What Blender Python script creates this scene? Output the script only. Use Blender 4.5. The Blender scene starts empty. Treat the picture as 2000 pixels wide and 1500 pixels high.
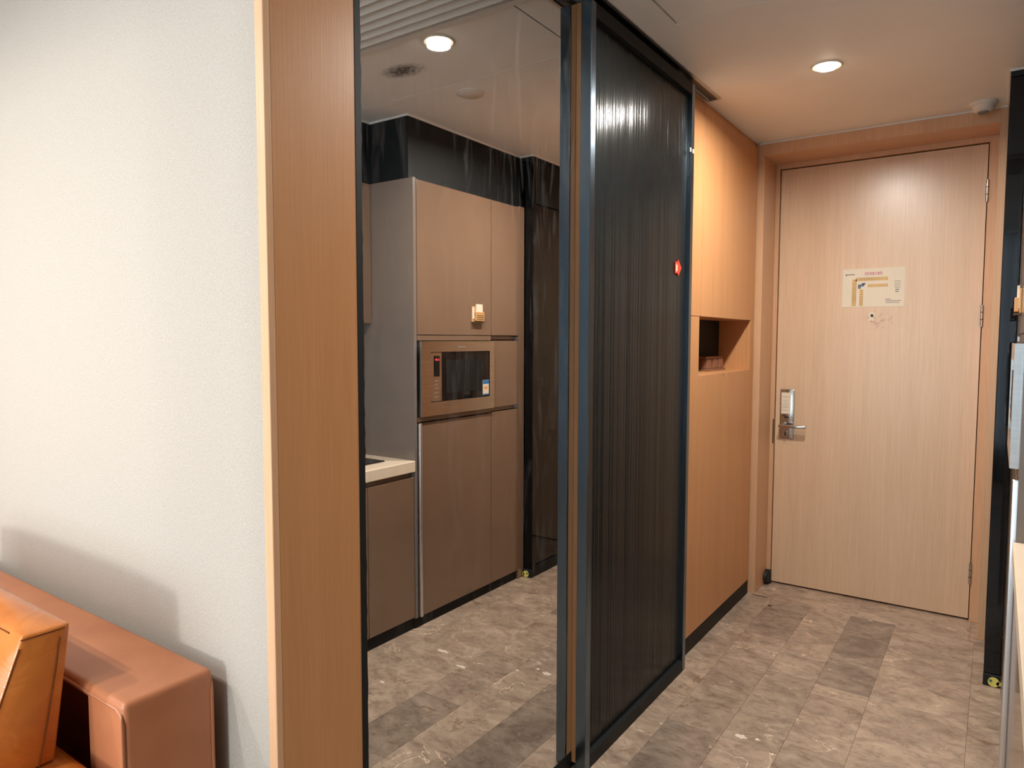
import bpy, bmesh, math, random
from mathutils import Matrix, Vector

random.seed(7)
sc = bpy.context.scene
COL = sc.collection

# ------------------------------------------------------------------ camera
def make_camera():
    yaw, pitch, roll = math.radians(-34.8178), math.radians(-3.6619), math.radians(-0.0989)
    cy, sy, cp, sp = math.cos(yaw), math.sin(yaw), math.cos(pitch), math.sin(pitch)
    fwd = Vector((sy * cp, cy * cp, sp)); right = Vector((cy, -sy, 0)); down = fwd.cross(right)
    cr, sr = math.cos(roll), math.sin(roll)
    r2 = right * cr + down * sr
    d2 = right * -sr + down * cr
    cam = bpy.data.cameras.new('camera')
    cam.sensor_width = 36.0
    cam.lens = 1362.2 / 2000 * 36.0
    cam.clip_start = 0.02
    o = bpy.data.objects.new('camera', cam)
    m = Matrix((r2, -d2, -fwd)).transposed().to_4x4()
    m.translation = Vector((0, 0, 1.45))
    o.matrix_world = m
    COL.objects.link(o)
    sc.camera = o
make_camera()

# ------------------------------------------------------------------ world, sun, exposure
SKY = 5.0
SUN = 1.5
LAMP = 22.5
w = bpy.data.worlds.new('world'); sc.world = w
w.use_nodes = True
bg = w.node_tree.nodes['Background']
bg.inputs['Color'].default_value = (0.90, 0.95, 1.0, 1)
bg.inputs['Strength'].default_value = SKY

sun = bpy.data.lights.new('sun', 'SUN'); sun.energy = SUN; sun.angle = math.radians(7); sun.color = (1.0, 0.95, 0.88)
so = bpy.data.objects.new('sun', sun); COL.objects.link(so)
so.rotation_euler = Vector((-0.17, 1.0, -0.09)).to_track_quat('-Z', 'Y').to_euler()
so.location = (0, -4, 3)
# portal in the window opening: it only guides sampling of the sky
pl = bpy.data.lights.new('window_portal', 'AREA'); pl.shape = 'RECTANGLE'; pl.size = 3.7; pl.size_y = 2.16
pl.cycles.is_portal = True
po = bpy.data.objects.new('window_portal', pl); COL.objects.link(po)
po.location = (-1.55, -1.72, 1.43); po.rotation_euler = Vector((0, 1, 0)).to_track_quat('-Z', 'Z').to_euler()

vs = sc.view_settings
vs.view_transform = 'Standard'; vs.look = 'None'; vs.gamma = 1.0; vs.exposure = 0.11
vs.use_curve_mapping = False
sc.cycles.max_bounces = 10
sc.cycles.sample_clamp_indirect = 6.0
sc.cycles.caustics_reflective = False
sc.cycles.caustics_refractive = False

# ------------------------------------------------------------------ materials
def srgb(r, g, b):
    def f(c):
        c /= 255.0
        return c / 12.92 if c <= 0.04045 else ((c + 0.055) / 1.055) ** 2.4
    return (f(r), f(g), f(b), 1.0)

class NT:
    def __init__(s, name):
        s.m = bpy.data.materials.new(name); s.m.use_nodes = True
        s.t = s.m.node_tree; s.b = s.t.nodes['Principled BSDF']; s.out = s.t.nodes['Material Output']
    def n(s, typ, **kw):
        nd = s.t.nodes.new(typ)
        for k, v in kw.items():
            if k in nd.inputs: nd.inputs[k].default_value = v
            else: setattr(nd, k, v)
        return nd
    def l(s, a, b): s.t.links.new(a, b)
    def coords(s, scale=(1, 1, 1), rnd=False):
        tc = s.n('ShaderNodeTexCoord'); mp = s.n('ShaderNodeMapping')
        mp.inputs['Scale'].default_value = scale
        if rnd:
            oi = s.n('ShaderNodeObjectInfo'); mu = s.n('ShaderNodeMath', operation='MULTIPLY'); mu.inputs[1].default_value = 37.0
            s.l(oi.outputs['Random'], mu.inputs[0])
            ad = s.n('ShaderNodeVectorMath', operation='ADD')
            s.l(tc.outputs['Object'], ad.inputs[0]); s.l(mu.outputs[0], ad.inputs[1]); s.l(ad.outputs[0], mp.inputs['Vector'])
        else:
            s.l(tc.outputs['Object'], mp.inputs['Vector'])
        return mp.outputs['Vector']
    def ramp(s, fac, stops):
        r = s.n('ShaderNodeValToRGB'); e = r.color_ramp.elements
        while len(e) > 1: e.remove(e[-1])
        e[0].position, e[0].color = stops[0]
        for p, c in stops[1:]:
            x = e.new(p); x.color = c
        s.l(fac, r.inputs['Fac']); return r.outputs['Color']
    def bump(s, h, strength, dist=0.01):
        b = s.n('ShaderNodeBump'); b.inputs['Strength'].default_value = strength; b.inputs['Distance'].default_value = dist
        s.l(h, b.inputs['Height']); s.l(b.outputs['Normal'], s.b.inputs['Normal'])
    def mix(s, fac, a, b, mode='MIX'):
        m = s.n('ShaderNodeMix', data_type='RGBA', blend_type=mode)
        for sock, v in ((m.inputs[0], fac), (m.inputs[6], a), (m.inputs[7], b)):
            if hasattr(v, 'links'): s.l(v, sock)
            else: sock.default_value = v
        return m.outputs[2]

def plain(name, col, rough=0.5, metal=0.0, coat=0.0, noise=0.0, spec=0.5):
    t = NT(name)
    t.b.inputs['Roughness'].default_value = rough; t.b.inputs['Metallic'].default_value = metal
    t.b.inputs['Coat Weight'].default_value = coat; t.b.inputs['Coat Roughness'].default_value = 0.05
    t.b.inputs['Specular IOR Level'].default_value = spec
    nz = t.n('ShaderNodeTexNoise', Scale=9.0, Detail=4.0); t.l(t.coords(), nz.inputs['Vector'])
    a = tuple(c * (1 - noise) for c in col[:3]) + (1,); b = tuple(min(1, c * (1 + noise)) for c in col[:3]) + (1,)
    t.l(t.ramp(nz.outputs['Fac'], [(0.3, a), (0.7, b)]), t.b.inputs['Base Color'])
    return t.m

def emissive(name, col, strength):
    t = NT(name); t.b.inputs['Base Color'].default_value = (0.02, 0.02, 0.02, 1)
    t.b.inputs['Emission Color'].default_value = col; t.b.inputs['Emission Strength'].default_value = strength
    return t.m

def wood(name, c_lo, c_hi, rough=0.38, smear=False):
    t = NT(name)
    v = t.coords((95, 95, 1.6), rnd=True)
    n1 = t.n('ShaderNodeTexNoise', Scale=3.0, Detail=5.0, Roughness=0.65); t.l(v, n1.inputs['Vector'])
    v2 = t.coords((9, 9, 0.35), rnd=True)
    n2 = t.n('ShaderNodeTexNoise', Scale=2.0, Detail=3.0); t.l(v2, n2.inputs['Vector'])
    c1 = t.ramp(n1.outputs['Fac'], [(0.22, c_lo), (0.78, c_hi)])
    c2 = t.ramp(n2.outputs['Fac'], [(0.3, (0.95, 0.94, 0.93, 1)), (0.7, (1.03, 1.03, 1.03, 1))])
    col = t.mix(1.0, c1, c2, 'MULTIPLY')
    if smear:
        tc = t.n('ShaderNodeTexCoord'); mp = t.n('ShaderNodeMapping')
        mp.inputs['Location'].default_value = (-0.045, 0, -1.555); 
        t.l(tc.outputs['Object'], mp.inputs['Vector'])
        mp2 = t.n('ShaderNodeMapping'); mp2.inputs['Scale'].default_value = (8.5, 0, 17); t.l(mp.outputs[0], mp2.inputs['Vector'])
        gr = t.n('ShaderNodeTexGradient', gradient_type='SPHERICAL'); t.l(mp2.outputs[0], gr.inputs['Vector'])
        nz = t.n('ShaderNodeTexNoise', Scale=32.0, Detail=4.0); t.l(tc.outputs['Object'], nz.inputs['Vector'])
        mu = t.n('ShaderNodeMath', operation='MULTIPLY'); t.l(gr.outputs['Fac'], mu.inputs[0])
        rp = t.ramp(nz.outputs['Fac'], [(0.45, (0, 0, 0, 1)), (0.68, (1, 1, 1, 1))]); t.l(rp, mu.inputs[1])
        mu2 = t.n('ShaderNodeMath', operation='MULTIPLY'); mu2.inputs[1].default_value = 0.95; t.l(mu.outputs[0], mu2.inputs[0])
        col = t.mix(mu2.outputs[0], col, srgb(168, 108, 80))
    t.l(col, t.b.inputs['Base Color'])
    t.b.inputs['Roughness'].default_value = rough
    if smear:
        t.b.inputs['Coat Weight'].default_value = 0.5; t.b.inputs['Coat Roughness'].default_value = 0.28
    t.bump(n1.outputs['Fac'], 0.12, 0.002)
    return t.m

def stone():
    t = NT('marble_tile')
    v = t.coords((1, 1.5, 1), rnd=True)
    n1 = t.n('ShaderNodeTexNoise', Scale=4.5, Detail=9.0, Roughness=0.66, Distortion=1.4); t.l(v, n1.inputs['Vector'])
    n2 = t.n('ShaderNodeTexNoise', Scale=17.0, Detail=8.0, Roughness=0.7, Distortion=1.2); t.l(v, n2.inputs['Vector'])
    c1 = t.ramp(n1.outputs['Fac'], [(0.30, srgb(124, 110, 98)), (0.5, srgb(152, 136, 121)), (0.72, srgb(176, 159, 142))])
    c2 = t.ramp(n2.outputs['Fac'], [(0.30, (0.58, 0.55, 0.52, 1)), (0.52, (1, 1, 1, 1)), (0.75, (1.14, 1.12, 1.09, 1))])
    col = t.mix(1.0, c1, c2, 'MULTIPLY')
    # white and brown veins
    def vein(scale, width, seed, dist):
        n = t.n('ShaderNodeTexNoise', Scale=scale, Detail=5.0, Roughness=0.55, Distortion=dist)
        ad = t.n('ShaderNodeVectorMath', operation='ADD'); ad.inputs[1].default_value = (seed, seed * 1.7, 0)
        t.l(v, ad.inputs[0]); t.l(ad.outputs[0], n.inputs['Vector'])
        s = t.n('ShaderNodeMath', operation='SUBTRACT'); s.inputs[1].default_value = 0.5; t.l(n.outputs['Fac'], s.inputs[0])
        a = t.n('ShaderNodeMath', operation='ABSOLUTE'); t.l(s.outputs[0], a.inputs[0])
        return t.ramp(a.outputs[0], [(0.0, (1, 1, 1, 1)), (width, (0, 0, 0, 1))])
    m1 = vein(2.3, 0.006, 3.1, 1.6)
    gate = t.n('ShaderNodeTexNoise', Scale=3.5, Detail=2.0); t.l(v, gate.inputs['Vector'])
    g = t.ramp(gate.outputs['Fac'], [(0.53, (0, 0, 0, 1)), (0.63, (1, 1, 1, 1))])
    col = t.mix(t.mix(1.0, m1, g, 'MULTIPLY'), col, srgb(232, 212, 190))
    m2 = vein(1.6, 0.007, 9.4, 1.3)
    g2 = t.ramp(gate.outputs['Fac'], [(0.40, (1, 1, 1, 1)), (0.50, (0, 0, 0, 1))])
    col = t.mix(t.mix(1.0, m2, g2, 'MULTIPLY'), col, srgb(112, 88, 70))
    # white flecks
    fl = t.n('ShaderNodeTexNoise', Scale=11.0, Detail=3.0, Roughness=0.6); 
    ad = t.n('ShaderNodeVectorMath', operation='ADD'); ad.inputs[1].default_value = (21, 5, 2); t.l(v, ad.inputs[0]); t.l(ad.outputs[0], fl.inputs['Vector'])
    f = t.ramp(fl.outputs['Fac'], [(0.735, (0, 0, 0, 1)), (0.755, (1, 1, 1, 1))])
    col = t.mix(f, col, srgb(236, 218, 200))
    oi = t.n('ShaderNodeObjectInfo')
    col = t.mix(1.0, col, oi.outputs['Color'], 'MULTIPLY')
    t.l(col, t.b.inputs['Base Color'])
    t.b.inputs['Roughness'].default_value = 0.3
    t.bump(n2.outputs['Fac'], 0.05, 0.002)
    return t.m

def wallpaper():
    t = NT('woven_wallpaper')
    v = t.coords((1, 1, 1))
    n1 = t.n('ShaderNodeTexNoise', Scale=420.0, Detail=3.0); 
    v1 = t.coords((1, 1, 0.45)); t.l(v1, n1.inputs['Vector'])
    n2 = t.n('ShaderNodeTexNoise', Scale=380.0, Detail=3.0)
    v2 = t.coords((0.4, 1, 1)); t.l(v2, n2.inputs['Vector'])
    ad = t.n('ShaderNodeMath', operation='ADD'); t.l(n1.outputs['Fac'], ad.inputs[0]); t.l(n2.outputs['Fac'], ad.inputs[1])
    half = t.n('ShaderNodeMath', operation='MULTIPLY'); half.inputs[1].default_value = 0.5; t.l(ad.outputs[0], half.inputs[0])
    t.l(t.ramp(half.outputs[0], [(0.3, srgb(162, 155, 146)), (0.7, srgb(186, 179, 169))]), t.b.inputs['Base Color'])
    t.b.inputs['Roughness'].default_value = 0.85
    t.bump(half.outputs[0], 0.35, 0.002)
    return t.m

def ceiling_paint():
    t = NT('ceiling_paint')
    nz = t.n('ShaderNodeTexNoise', Scale=2.5, Detail=3.0); t.l(t.coords(), nz.inputs['Vector'])
    col = t.ramp(nz.outputs['Fac'], [(0.3, srgb(238, 237, 234)), (0.7, srgb(243, 242, 239))])
    # a smoky stain beside the grille
    tc = t.n('ShaderNodeTexCoord'); mp = t.n('ShaderNodeMapping'); mp.inputs['Location'].default_value = (0.26, -2.12, 0)
    ge = t.n('ShaderNodeNewGeometry'); t.l(ge.outputs['Position'], mp.inputs['Vector'])
    mp2 = t.n('ShaderNodeMapping'); mp2.inputs['Scale'].default_value = (7.0, 12.0, 0); t.l(mp.outputs[0], mp2.inputs['Vector'])
    gr = t.n('ShaderNodeTexGradient', gradient_type='SPHERICAL'); t.l(mp2.outputs[0], gr.inputs['Vector'])
    n3 = t.n('ShaderNodeTexNoise', Scale=60.0, Detail=3.0); t.l(ge.outputs['Position'], n3.inputs['Vector'])
    mu = t.n('ShaderNodeMath', operation='MULTIPLY'); t.l(gr.outputs['Fac'], mu.inputs[0]); t.l(n3.outputs['Fac'], mu.inputs[1])
    col = t.mix(t.ramp(mu.outputs[0], [(0.08, (0, 0, 0, 1)), (0.40, (0.9, 0.9, 0.9, 1))]), col, srgb(70, 64, 56))
    t.l(col, t.b.inputs['Base Color']); t.b.inputs['Roughness'].default_value = 0.55
    return t.m

def mirror_mat():
    t = NT('mirror_glass')
    t.b.inputs['Metallic'].default_value = 1.0; t.b.inputs['Roughness'].default_value = 0.0
    t.b.inputs['Base Color'].default_value = (0.84, 0.83, 0.81, 1)
    # wiping smears: a thin dusty film
    v = t.coords((1, 5, 0.8))
    nz = t.n('ShaderNodeTexNoise', Scale=4.0, Detail=5.0, Distortion=2.2); t.l(v, nz.inputs['Vector'])
    f = t.ramp(nz.outputs['Fac'], [(0.52, (0.0, 0.0, 0.0, 1)), (0.80, (0.05, 0.05, 0.05, 1))])
    df = t.n('ShaderNodeBsdfDiffuse'); df.inputs['Color'].default_value = (0.75, 0.73, 0.7, 1)
    ms = t.n('ShaderNodeMixShader'); t.l(f, ms.inputs[0]); t.l(t.b.outputs[0], ms.inputs[1]); t.l(df.outputs[0], ms.inputs[2])
    t.l(ms.outputs[0], t.out.inputs['Surface'])
    return t.m

def pane_mat():
    t = NT('window_glass')
    tr = t.n('ShaderNodeBsdfTransparent'); tr.inputs['Color'].default_value = (0.93, 0.96, 0.97, 1)
    gl = t.n('ShaderNodeBsdfGlossy'); gl.inputs['Roughness'].default_value = 0.02
    ms = t.n('ShaderNodeMixShader'); ms.inputs[0].default_value = 0.06
    t.l(tr.outputs[0], ms.inputs[1]); t.l(gl.outputs[0], ms.inputs[2]); t.l(ms.outputs[0], t.out.inputs['Surface'])
    return t.m

def sheer_mat():
    t = NT('added_sun_sheer')
    tl = t.n('ShaderNodeBsdfTranslucent'); tl.inputs['Color'].default_value = (0.55, 0.62, 0.68, 1)
    df = t.n('ShaderNodeBsdfDiffuse'); df.inputs['Color'].default_value = (0.45, 0.5, 0.54, 1)
    nz = t.n('ShaderNodeTexNoise', Scale=300.0); t.l(t.coords(), nz.inputs['Vector'])
    ms = t.n('ShaderNodeMixShader'); t.l(t.ramp(nz.outputs['Fac'], [(0.3, (0.3, 0.3, 0.3, 1)), (0.7, (0.5, 0.5, 0.5, 1))]), ms.inputs[0])
    t.l(tl.outputs[0], ms.inputs[1]); t.l(df.outputs[0], ms.inputs[2]); t.l(ms.outputs[0], t.out.inputs['Surface'])
    return t.m

def leather(name, lo, hi, rough, bump):
    t = NT(name)
    nz = t.n('ShaderNodeTexNoise', Scale=7.0, Detail=5.0, Distortion=0.5); t.l(t.coords(), nz.inputs['Vector'])
    t.l(t.ramp(nz.outputs['Fac'], [(0.3, lo), (0.7, hi)]), t.b.inputs['Base Color'])
    n2 = t.n('ShaderNodeTexNoise', Scale=6.0, Detail=3.0, Distortion=1.0); t.l(t.coords((1, 1, 2.2)), n2.inputs['Vector'])
    t.bump(n2.outputs['Fac'], bump, 0.03)
    t.b.inputs['Roughness'].default_value = rough
    return t.m

def brushed(name, col, rough, scale=(2, 2, 120)):
    t = NT(name)
    nz = t.n('ShaderNodeTexNoise', Scale=3.0, Detail=3.0); t.l(t.coords(scale), nz.inputs['Vector'])
    a = tuple(c * 0.85 for c in col[:3]) + (1,)
    t.l(t.ramp(nz.outputs['Fac'], [(0.3, a), (0.7, col)]), t.b.inputs['Base Color'])
    t.b.inputs['Metallic'].default_value = 1.0; t.b.inputs['Roughness'].default_value = rough
    return t.m

M = {}
M['oak'] = wood('oak_veneer', srgb(196, 152, 115), srgb(217, 177, 140))
M['oak_door'] = wood('oak_door_veneer', srgb(204, 170, 137), srgb(226, 196, 164), 0.30, smear=True)
M['oak_orange'] = wood('warm_oak_veneer', srgb(192, 136, 88), srgb(208, 153, 104), 0.40)
M['oak_edge'] = wood('oak_edging', srgb(206, 160, 122), srgb(226, 184, 146))
M['stone'] = stone()
M['grout'] = plain('grout', srgb(140, 122, 106), 0.6, noise=0.05)
M['wallpaper'] = wallpaper()
M['ceiling'] = ceiling_paint()
M['white'] = plain('white_plastic', srgb(222, 216, 206), 0.4, noise=0.02)
M['caulk'] = plain('white_caulk', srgb(226, 222, 216), 0.6, noise=0.02)
M['mirror'] = mirror_mat()
M['black'] = plain('black_lacquer', srgb(20, 24, 26), 0.6, noise=0.1, spec=0.3)
M['black_glass'] = plain('black_glass', srgb(12, 14, 16), 0.03, coat=0.0, noise=0.1, spec=0.4)
M['flute'] = plain('black_ribbed_glass', srgb(29, 33, 34), 0.16, coat=0.0, noise=0.1, spec=0.16)
M['steel_dark'] = brushed('dark_steel', (0.17, 0.23, 0.29, 1), 0.26)
M['steel'] = brushed('brushed_steel', (0.62, 0.60, 0.57, 1), 0.25, (2, 2, 60))
M['alu'] = brushed('aluminium', (0.75, 0.75, 0.75, 1), 0.3)
M['chrome'] = brushed('worn_chrome', (0.55, 0.52, 0.48, 1), 0.18)
M['taupe'] = plain('taupe_gloss_lacquer', srgb(122, 98, 80), 0.2, coat=0.5, noise=0.03)
M['taupe_grey'] = plain('grey_side_panel', srgb(120, 108, 100), 0.25, coat=0.4, noise=0.03)
M['quartz'] = plain('cream_quartz', srgb(226, 208, 184), 0.3, noise=0.04)
M['plinth'] = plain('black_plinth', srgb(26, 25, 24), 0.5, noise=0.15, spec=0.15)
M['paper'] = plain('paper', srgb(226, 216, 196), 0.7, noise=0.02)
M['magenta'] = plain('magenta_print', srgb(196, 70, 128), 0.7)
M['ochre'] = plain('ochre_print', srgb(206, 170, 110), 0.7, noise=0.2)
M['ink'] = plain('grey_ink', srgb(128, 126, 124), 0.7)
M['slate'] = plain('slate_print', srgb(104, 116, 134), 0.7)
M['red'] = plain('red_print', srgb(226, 62, 44), 0.45)
M['peach'] = plain('peach_print', srgb(255, 196, 160), 0.5)
M['yellow'] = plain('yellow_label', srgb(226, 214, 110), 0.5, noise=0.08)
M['teal'] = plain('teal_screw', srgb(70, 120, 120), 0.3, metal=0.6)
M['blue'] = plain('blue_print', srgb(40, 120, 180), 0.5)
M['orange'] = plain('orange_print', srgb(230, 150, 90), 0.5)
M['rubber'] = plain('black_rubber', srgb(18, 18, 18), 0.5)
M['sofa'] = leather('brown_leather', srgb(172, 108, 72), srgb(188, 122, 84), 0.40, 0.04)
M['cognac'] = leather('cognac_leather', srgb(172, 96, 40), srgb(206, 124, 54), 0.24, 0.22)
M['seam'] = plain('dark_stitching', srgb(110, 62, 32), 0.9, spec=0.1)
M['pipe'] = plain('leather_piping', srgb(178, 114, 78), 0.4)
M['brownbox'] = plain('brown_card', srgb(140, 96, 72), 0.6, noise=0.1)
M['tan'] = plain('tan_wood', srgb(196, 150, 100), 0.5, noise=0.1)
M['lens'] = emissive('lamp_lens', (1.0, 0.86, 0.66, 1), 14.0)
M['led'] = emissive('red_led', (1.0, 0.05, 0.08, 1), 1.6)
M['pane'] = pane_mat()
M['sheer'] = sheer_mat()
M['shade_black'] = plain('painted_shade', srgb(20, 18, 16), 0.9)  # near-black colour that stands in for deep shade
M['patch'] = plain('pale_quartz_patch', srgb(226, 210, 194), 0.3, noise=0.04)
M['stain'] = plain('dark_floor_stain', srgb(74, 58, 42), 0.5, noise=0.2)
M['grey_paint'] = plain('grey_wall_paint', srgb(200, 194, 186), 0.8, noise=0.02)

# ------------------------------------------------------------------ object helpers
W = {}     # object -> world position of its origin

def tag(o, label=None, cat=None, group=None, kind=None):
    if label: o['label'] = label
    if cat: o['category'] = cat
    if group: o['group'] = group
    if kind: o['kind'] = kind
    return o

def link(name, data, origin, parent=None):
    o = bpy.data.objects.new(name, data)
    COL.objects.link(o)
    origin = Vector(origin)
    W[o.name] = origin
    if parent is not None:
        o.parent = parent
        o.location = origin - W[parent.name]
    else:
        o.location = origin
    return o

def empty(name, loc, label, cat, group=None):
    o = link(name, None, loc)
    o.empty_display_size = 0.1
    return tag(o, label, cat, group)

def mesh_obj(name, bm, mat, parent=None, origin=None, smooth=None):
    """bm is in world coordinates; the object's origin goes to its base centre"""
    if origin is None:
        lo = Vector((1e9,) * 3); hi = Vector((-1e9,) * 3)
        for v in bm.verts:
            for i in range(3):
                lo[i] = min(lo[i], v.co[i]); hi[i] = max(hi[i], v.co[i])
        origin = Vector(((lo.x + hi.x) / 2, (lo.y + hi.y) / 2, lo.z))
    origin = Vector(origin)
    bmesh.ops.translate(bm, verts=bm.verts, vec=-origin)
    bmesh.ops.recalc_face_normals(bm, faces=bm.faces)
    me = bpy.data.meshes.new(name)
    bm.to_mesh(me); bm.free()
    if mat: me.materials.append(M[mat] if isinstance(mat, str) else mat)
    if smooth:
        for p in me.polygons: p.use_smooth = True
        try: me.set_sharp_from_angle(angle=math.radians(smooth))
        except Exception: pass
    return link(name, me, origin, parent)

def add_box(bm, x0, x1, y0, y1, z0, z1, bevel=0.0, seg=1):
    r = bmesh.ops.create_cube(bm, size=1.0)
    vs_ = r['verts']
    bmesh.ops.scale(bm, vec=(x1 - x0, y1 - y0, z1 - z0), verts=vs_)
    bmesh.ops.translate(bm, vec=((x0 + x1) / 2, (y0 + y1) / 2, (z0 + z1) / 2), verts=vs_)
    if bevel > 0:
        ed = list({e for v in vs_ for e in v.link_edges})
        bmesh.ops.bevel(bm, geom=ed, offset=bevel, segments=seg, profile=0.5, affect='EDGES')

def box(name, x0, x1, y0, y1, z0, z1, mat, parent=None, bevel=0.0, seg=1, origin=None):
    bm = bmesh.new(); add_box(bm, x0, x1, y0, y1, z0, z1, bevel, seg)
    return mesh_obj(name, bm, mat, parent, origin, smooth=35 if seg > 1 else None)

def boxes(name, lst, mat, parent=None, bevel=0.0):
    bm = bmesh.new()
    for b in lst: add_box(bm, *b, bevel)
    return mesh_obj(name, bm, mat, parent)

def add_cyl(bm, p, axis, r, length, seg=24, r2=None):
    rr = bmesh.ops.create_cone(bm, cap_ends=True, segments=seg, radius1=r, radius2=r if r2 is None else r2, depth=length)
    q = Vector((0, 0, 1)).rotation_difference(Vector(axis)).to_matrix()
    bmesh.ops.rotate(bm, cent=(0, 0, 0), matrix=q, verts=rr['verts'])
    bmesh.ops.translate(bm, vec=p, verts=rr['verts'])

def cyl(name, p, axis, r, length, mat, parent=None, seg=24, r2=None):
    bm = bmesh.new(); add_cyl(bm, p, axis, r, length, seg, r2)
    return mesh_obj(name, bm, mat, parent, smooth=40)

def lathe(name, centre, prof, mat, parent=None, axis='z', seg=32):
    """prof: list of (radius, offset along axis)"""
    bm = bmesh.new(); rings = []
    for r, h in prof:
        ring = []
        for k in range(seg):
            a = 2 * math.pi * k / seg
            if axis == 'z': co = (centre[0] + r * math.cos(a), centre[1] + r * math.sin(a), centre[2] + h)
            elif axis == 'y': co = (centre[0] + r * math.cos(a), centre[1] + h, centre[2] + r * math.sin(a))
            else: co = (centre[0] + h, centre[1] + r * math.cos(a), centre[2] + r * math.sin(a))
            ring.append(bm.verts.new(co))
        rings.append(ring)
    for a, b in zip(rings, rings[1:]):
        for k in range(seg):
            bm.faces.new((a[k], a[(k + 1) % seg], b[(k + 1) % seg], b[k]))
    bm.faces.new(rings[0]); bm.faces.new(rings[-1])
    return mesh_obj(name, bm, mat, parent, smooth=40)

def tube(name, pts, r, mat, parent=None, seg=6):
    bm = bmesh.new(); rings = []
    pts = [Vector(p) for p in pts]
    for i, p in enumerate(pts):
        d = (pts[min(i + 1, len(pts) - 1)] - pts[max(i - 1, 0)]).normalized()
        u = d.orthogonal().normalized() if abs(d.z) > 0.9 else d.cross(Vector((0, 0, 1))).normalized()
        v = d.cross(u)
        rings.append([bm.verts.new(p + (u * math.cos(2 * math.pi * k / seg) + v * math.sin(2 * math.pi * k / seg)) * r) for k in range(seg)])
    for a, b in zip(rings, rings[1:]):
        for k in range(seg): bm.faces.new((a[k], a[(k + 1) % seg], b[(k + 1) % seg], b[k]))
    bm.faces.new(rings[0]); bm.faces.new(rings[-1])
    return mesh_obj(name, bm, mat, parent, smooth=60)

def text(name, body, size, origin, mat, parent, face='-y', fit=None):
    """flat lettering as a mesh; its left foot stands at origin, facing -y (or -x)"""
    cu = bpy.data.curves.new(name, 'FONT'); cu.body = body; cu.size = size; cu.extrude = 0.0002
    tmp = bpy.data.objects.new(name, cu); COL.objects.link(tmp)
    dg = bpy.context.evaluated_depsgraph_get()
    me = bpy.data.meshes.new_from_object(tmp.evaluated_get(dg))
    bpy.data.objects.remove(tmp)
    if len(me.vertices) == 0: return None
    xs = [v.co.x for v in me.vertices]; k = 1.0
    x0 = min(xs)
    if fit: k = fit / max(1e-6, max(xs) - x0)
    for v in me.vertices:
        x, y, z = (v.co.x - x0) * k, v.co.y, v.co.z
        v.co = (x, -z, y) if face == '-y' else (-z, -x, y)
    me.materials.clear(); me.materials.append(M[mat])
    return link(name, me, origin, parent)

# ------------------------------------------------------------------ main dimensions
CE = 2.53          # ceiling
XM = -1.137        # mirror plane (left wall of the hall)
YW = 0.84          # sofa wall
YE = 4.0           # face of the door portal at the end of the hall
YD = 4.25          # entrance door leaf
KX = 0.062         # kitchen door fronts
YB = -1.70         # window wall

# ------------------------------------------------------------------ floor with individual tiles
floor = box('floor', -4.2, 0.80, YB - 0.2, 4.6, -0.10, -0.0039, 'grout')
tag(floor, 'beige brown marble tiled floor', None, kind='structure')
def tile(x0, x1, y0, y1, tone):
    g = 0.00035
    b = bmesh.new(); add_box(b, x0 + g, x1 - g, y0 + g, y1 - g, -0.004, 0.0, 0.0003)
    o = mesh_obj('tile', b, 'stone', floor)
    j = 1 + random.uniform(-0.02, 0.02)
    o.color = (tone[0] * j, tone[1] * j, tone[2] * j, 1)
LT, MD, DK, GY = (1.30, 1.26, 1.22), (1.10, 1.08, 1.06), (0.88, 0.87, 0.87), (1.12, 1.12, 1.10)
cols = [
    (-1.40, -0.985, [1.05, 1.55, 2.466, 3.02, 3.97], [MD, LT, LT, MD, GY]),
    (-0.985, -0.78, [0.84, 1.75, 2.466, 3.45, 3.97], [MD, DK, MD, DK]),
    (-0.78, -0.58, [0.84, 1.60, 2.465, 3.308, 3.97], [MD, LT, MD, LT]),
    (-0.58, -0.375, [0.84, 1.45, 2.08, 2.53, 3.083, 3.97], [LT, DK, MD, LT, DK]),
    (-0.375, -0.04, [0.84, 1.55, 2.25, 3.09, 3.97], [MD, LT, LT, LT]),
    (-0.04, 0.30, [0.84, 1.30, 2.00, 3.09, 3.97], [LT, MD, LT, LT]),
    (0.30, 0.80, [0.84, 1.70, 2.60, 3.40, 3.97], [MD, LT, MD, LT]),
]
for x0, x1, ys, tones in cols:
    for k in range(len(ys) - 1): tile(x0, x1, ys[k], ys[k + 1], tones[k])
xs = [-1.40, -1.06, -0.56, -0.06, 0.44, 0.80]
for a, b in zip(xs, xs[1:]): tile(a, b, 3.97, 4.6, LT)
x = 0.80
while x > -4.2:
    x0 = max(-4.2, x - 0.335); y = YB - 0.2
    while y < 0.84:
        y1 = min(0.84, y + random.choice((0.45, 0.6, 0.9)))
        if 0.84 - y1 < 0.12: y1 = 0.84
        tile(x0, x, y, y1, random.choice((LT, MD, DK, LT))); y = y1
    x = x0
for k, (sx, sy, w_, d_) in enumerate(((-1.058, 3.981, 0.085, 0.018), (-0.97, 3.864, 0.022, 0.03))):
    bm = bmesh.new()
    vv = [bm.verts.new((sx + w_ / 2 * math.cos(a) * (1 + 0.2 * math.sin(3 * a + k)), sy + d_ / 2 * math.sin(a) * (1 + 0.25 * math.cos(2 * a)), 0.0006)) for a in [2 * math.pi * i / 16 for i in range(16)]]
    f = bm.faces.new(vv); r = bmesh.ops.extrude_face_region(bm, geom=[f])
    for v in r['geom']:
        if isinstance(v, bmesh.types.BMVert): v.co.z -= 0.0005
    mesh_obj('stain', bm, 'stain', floor)

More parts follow.
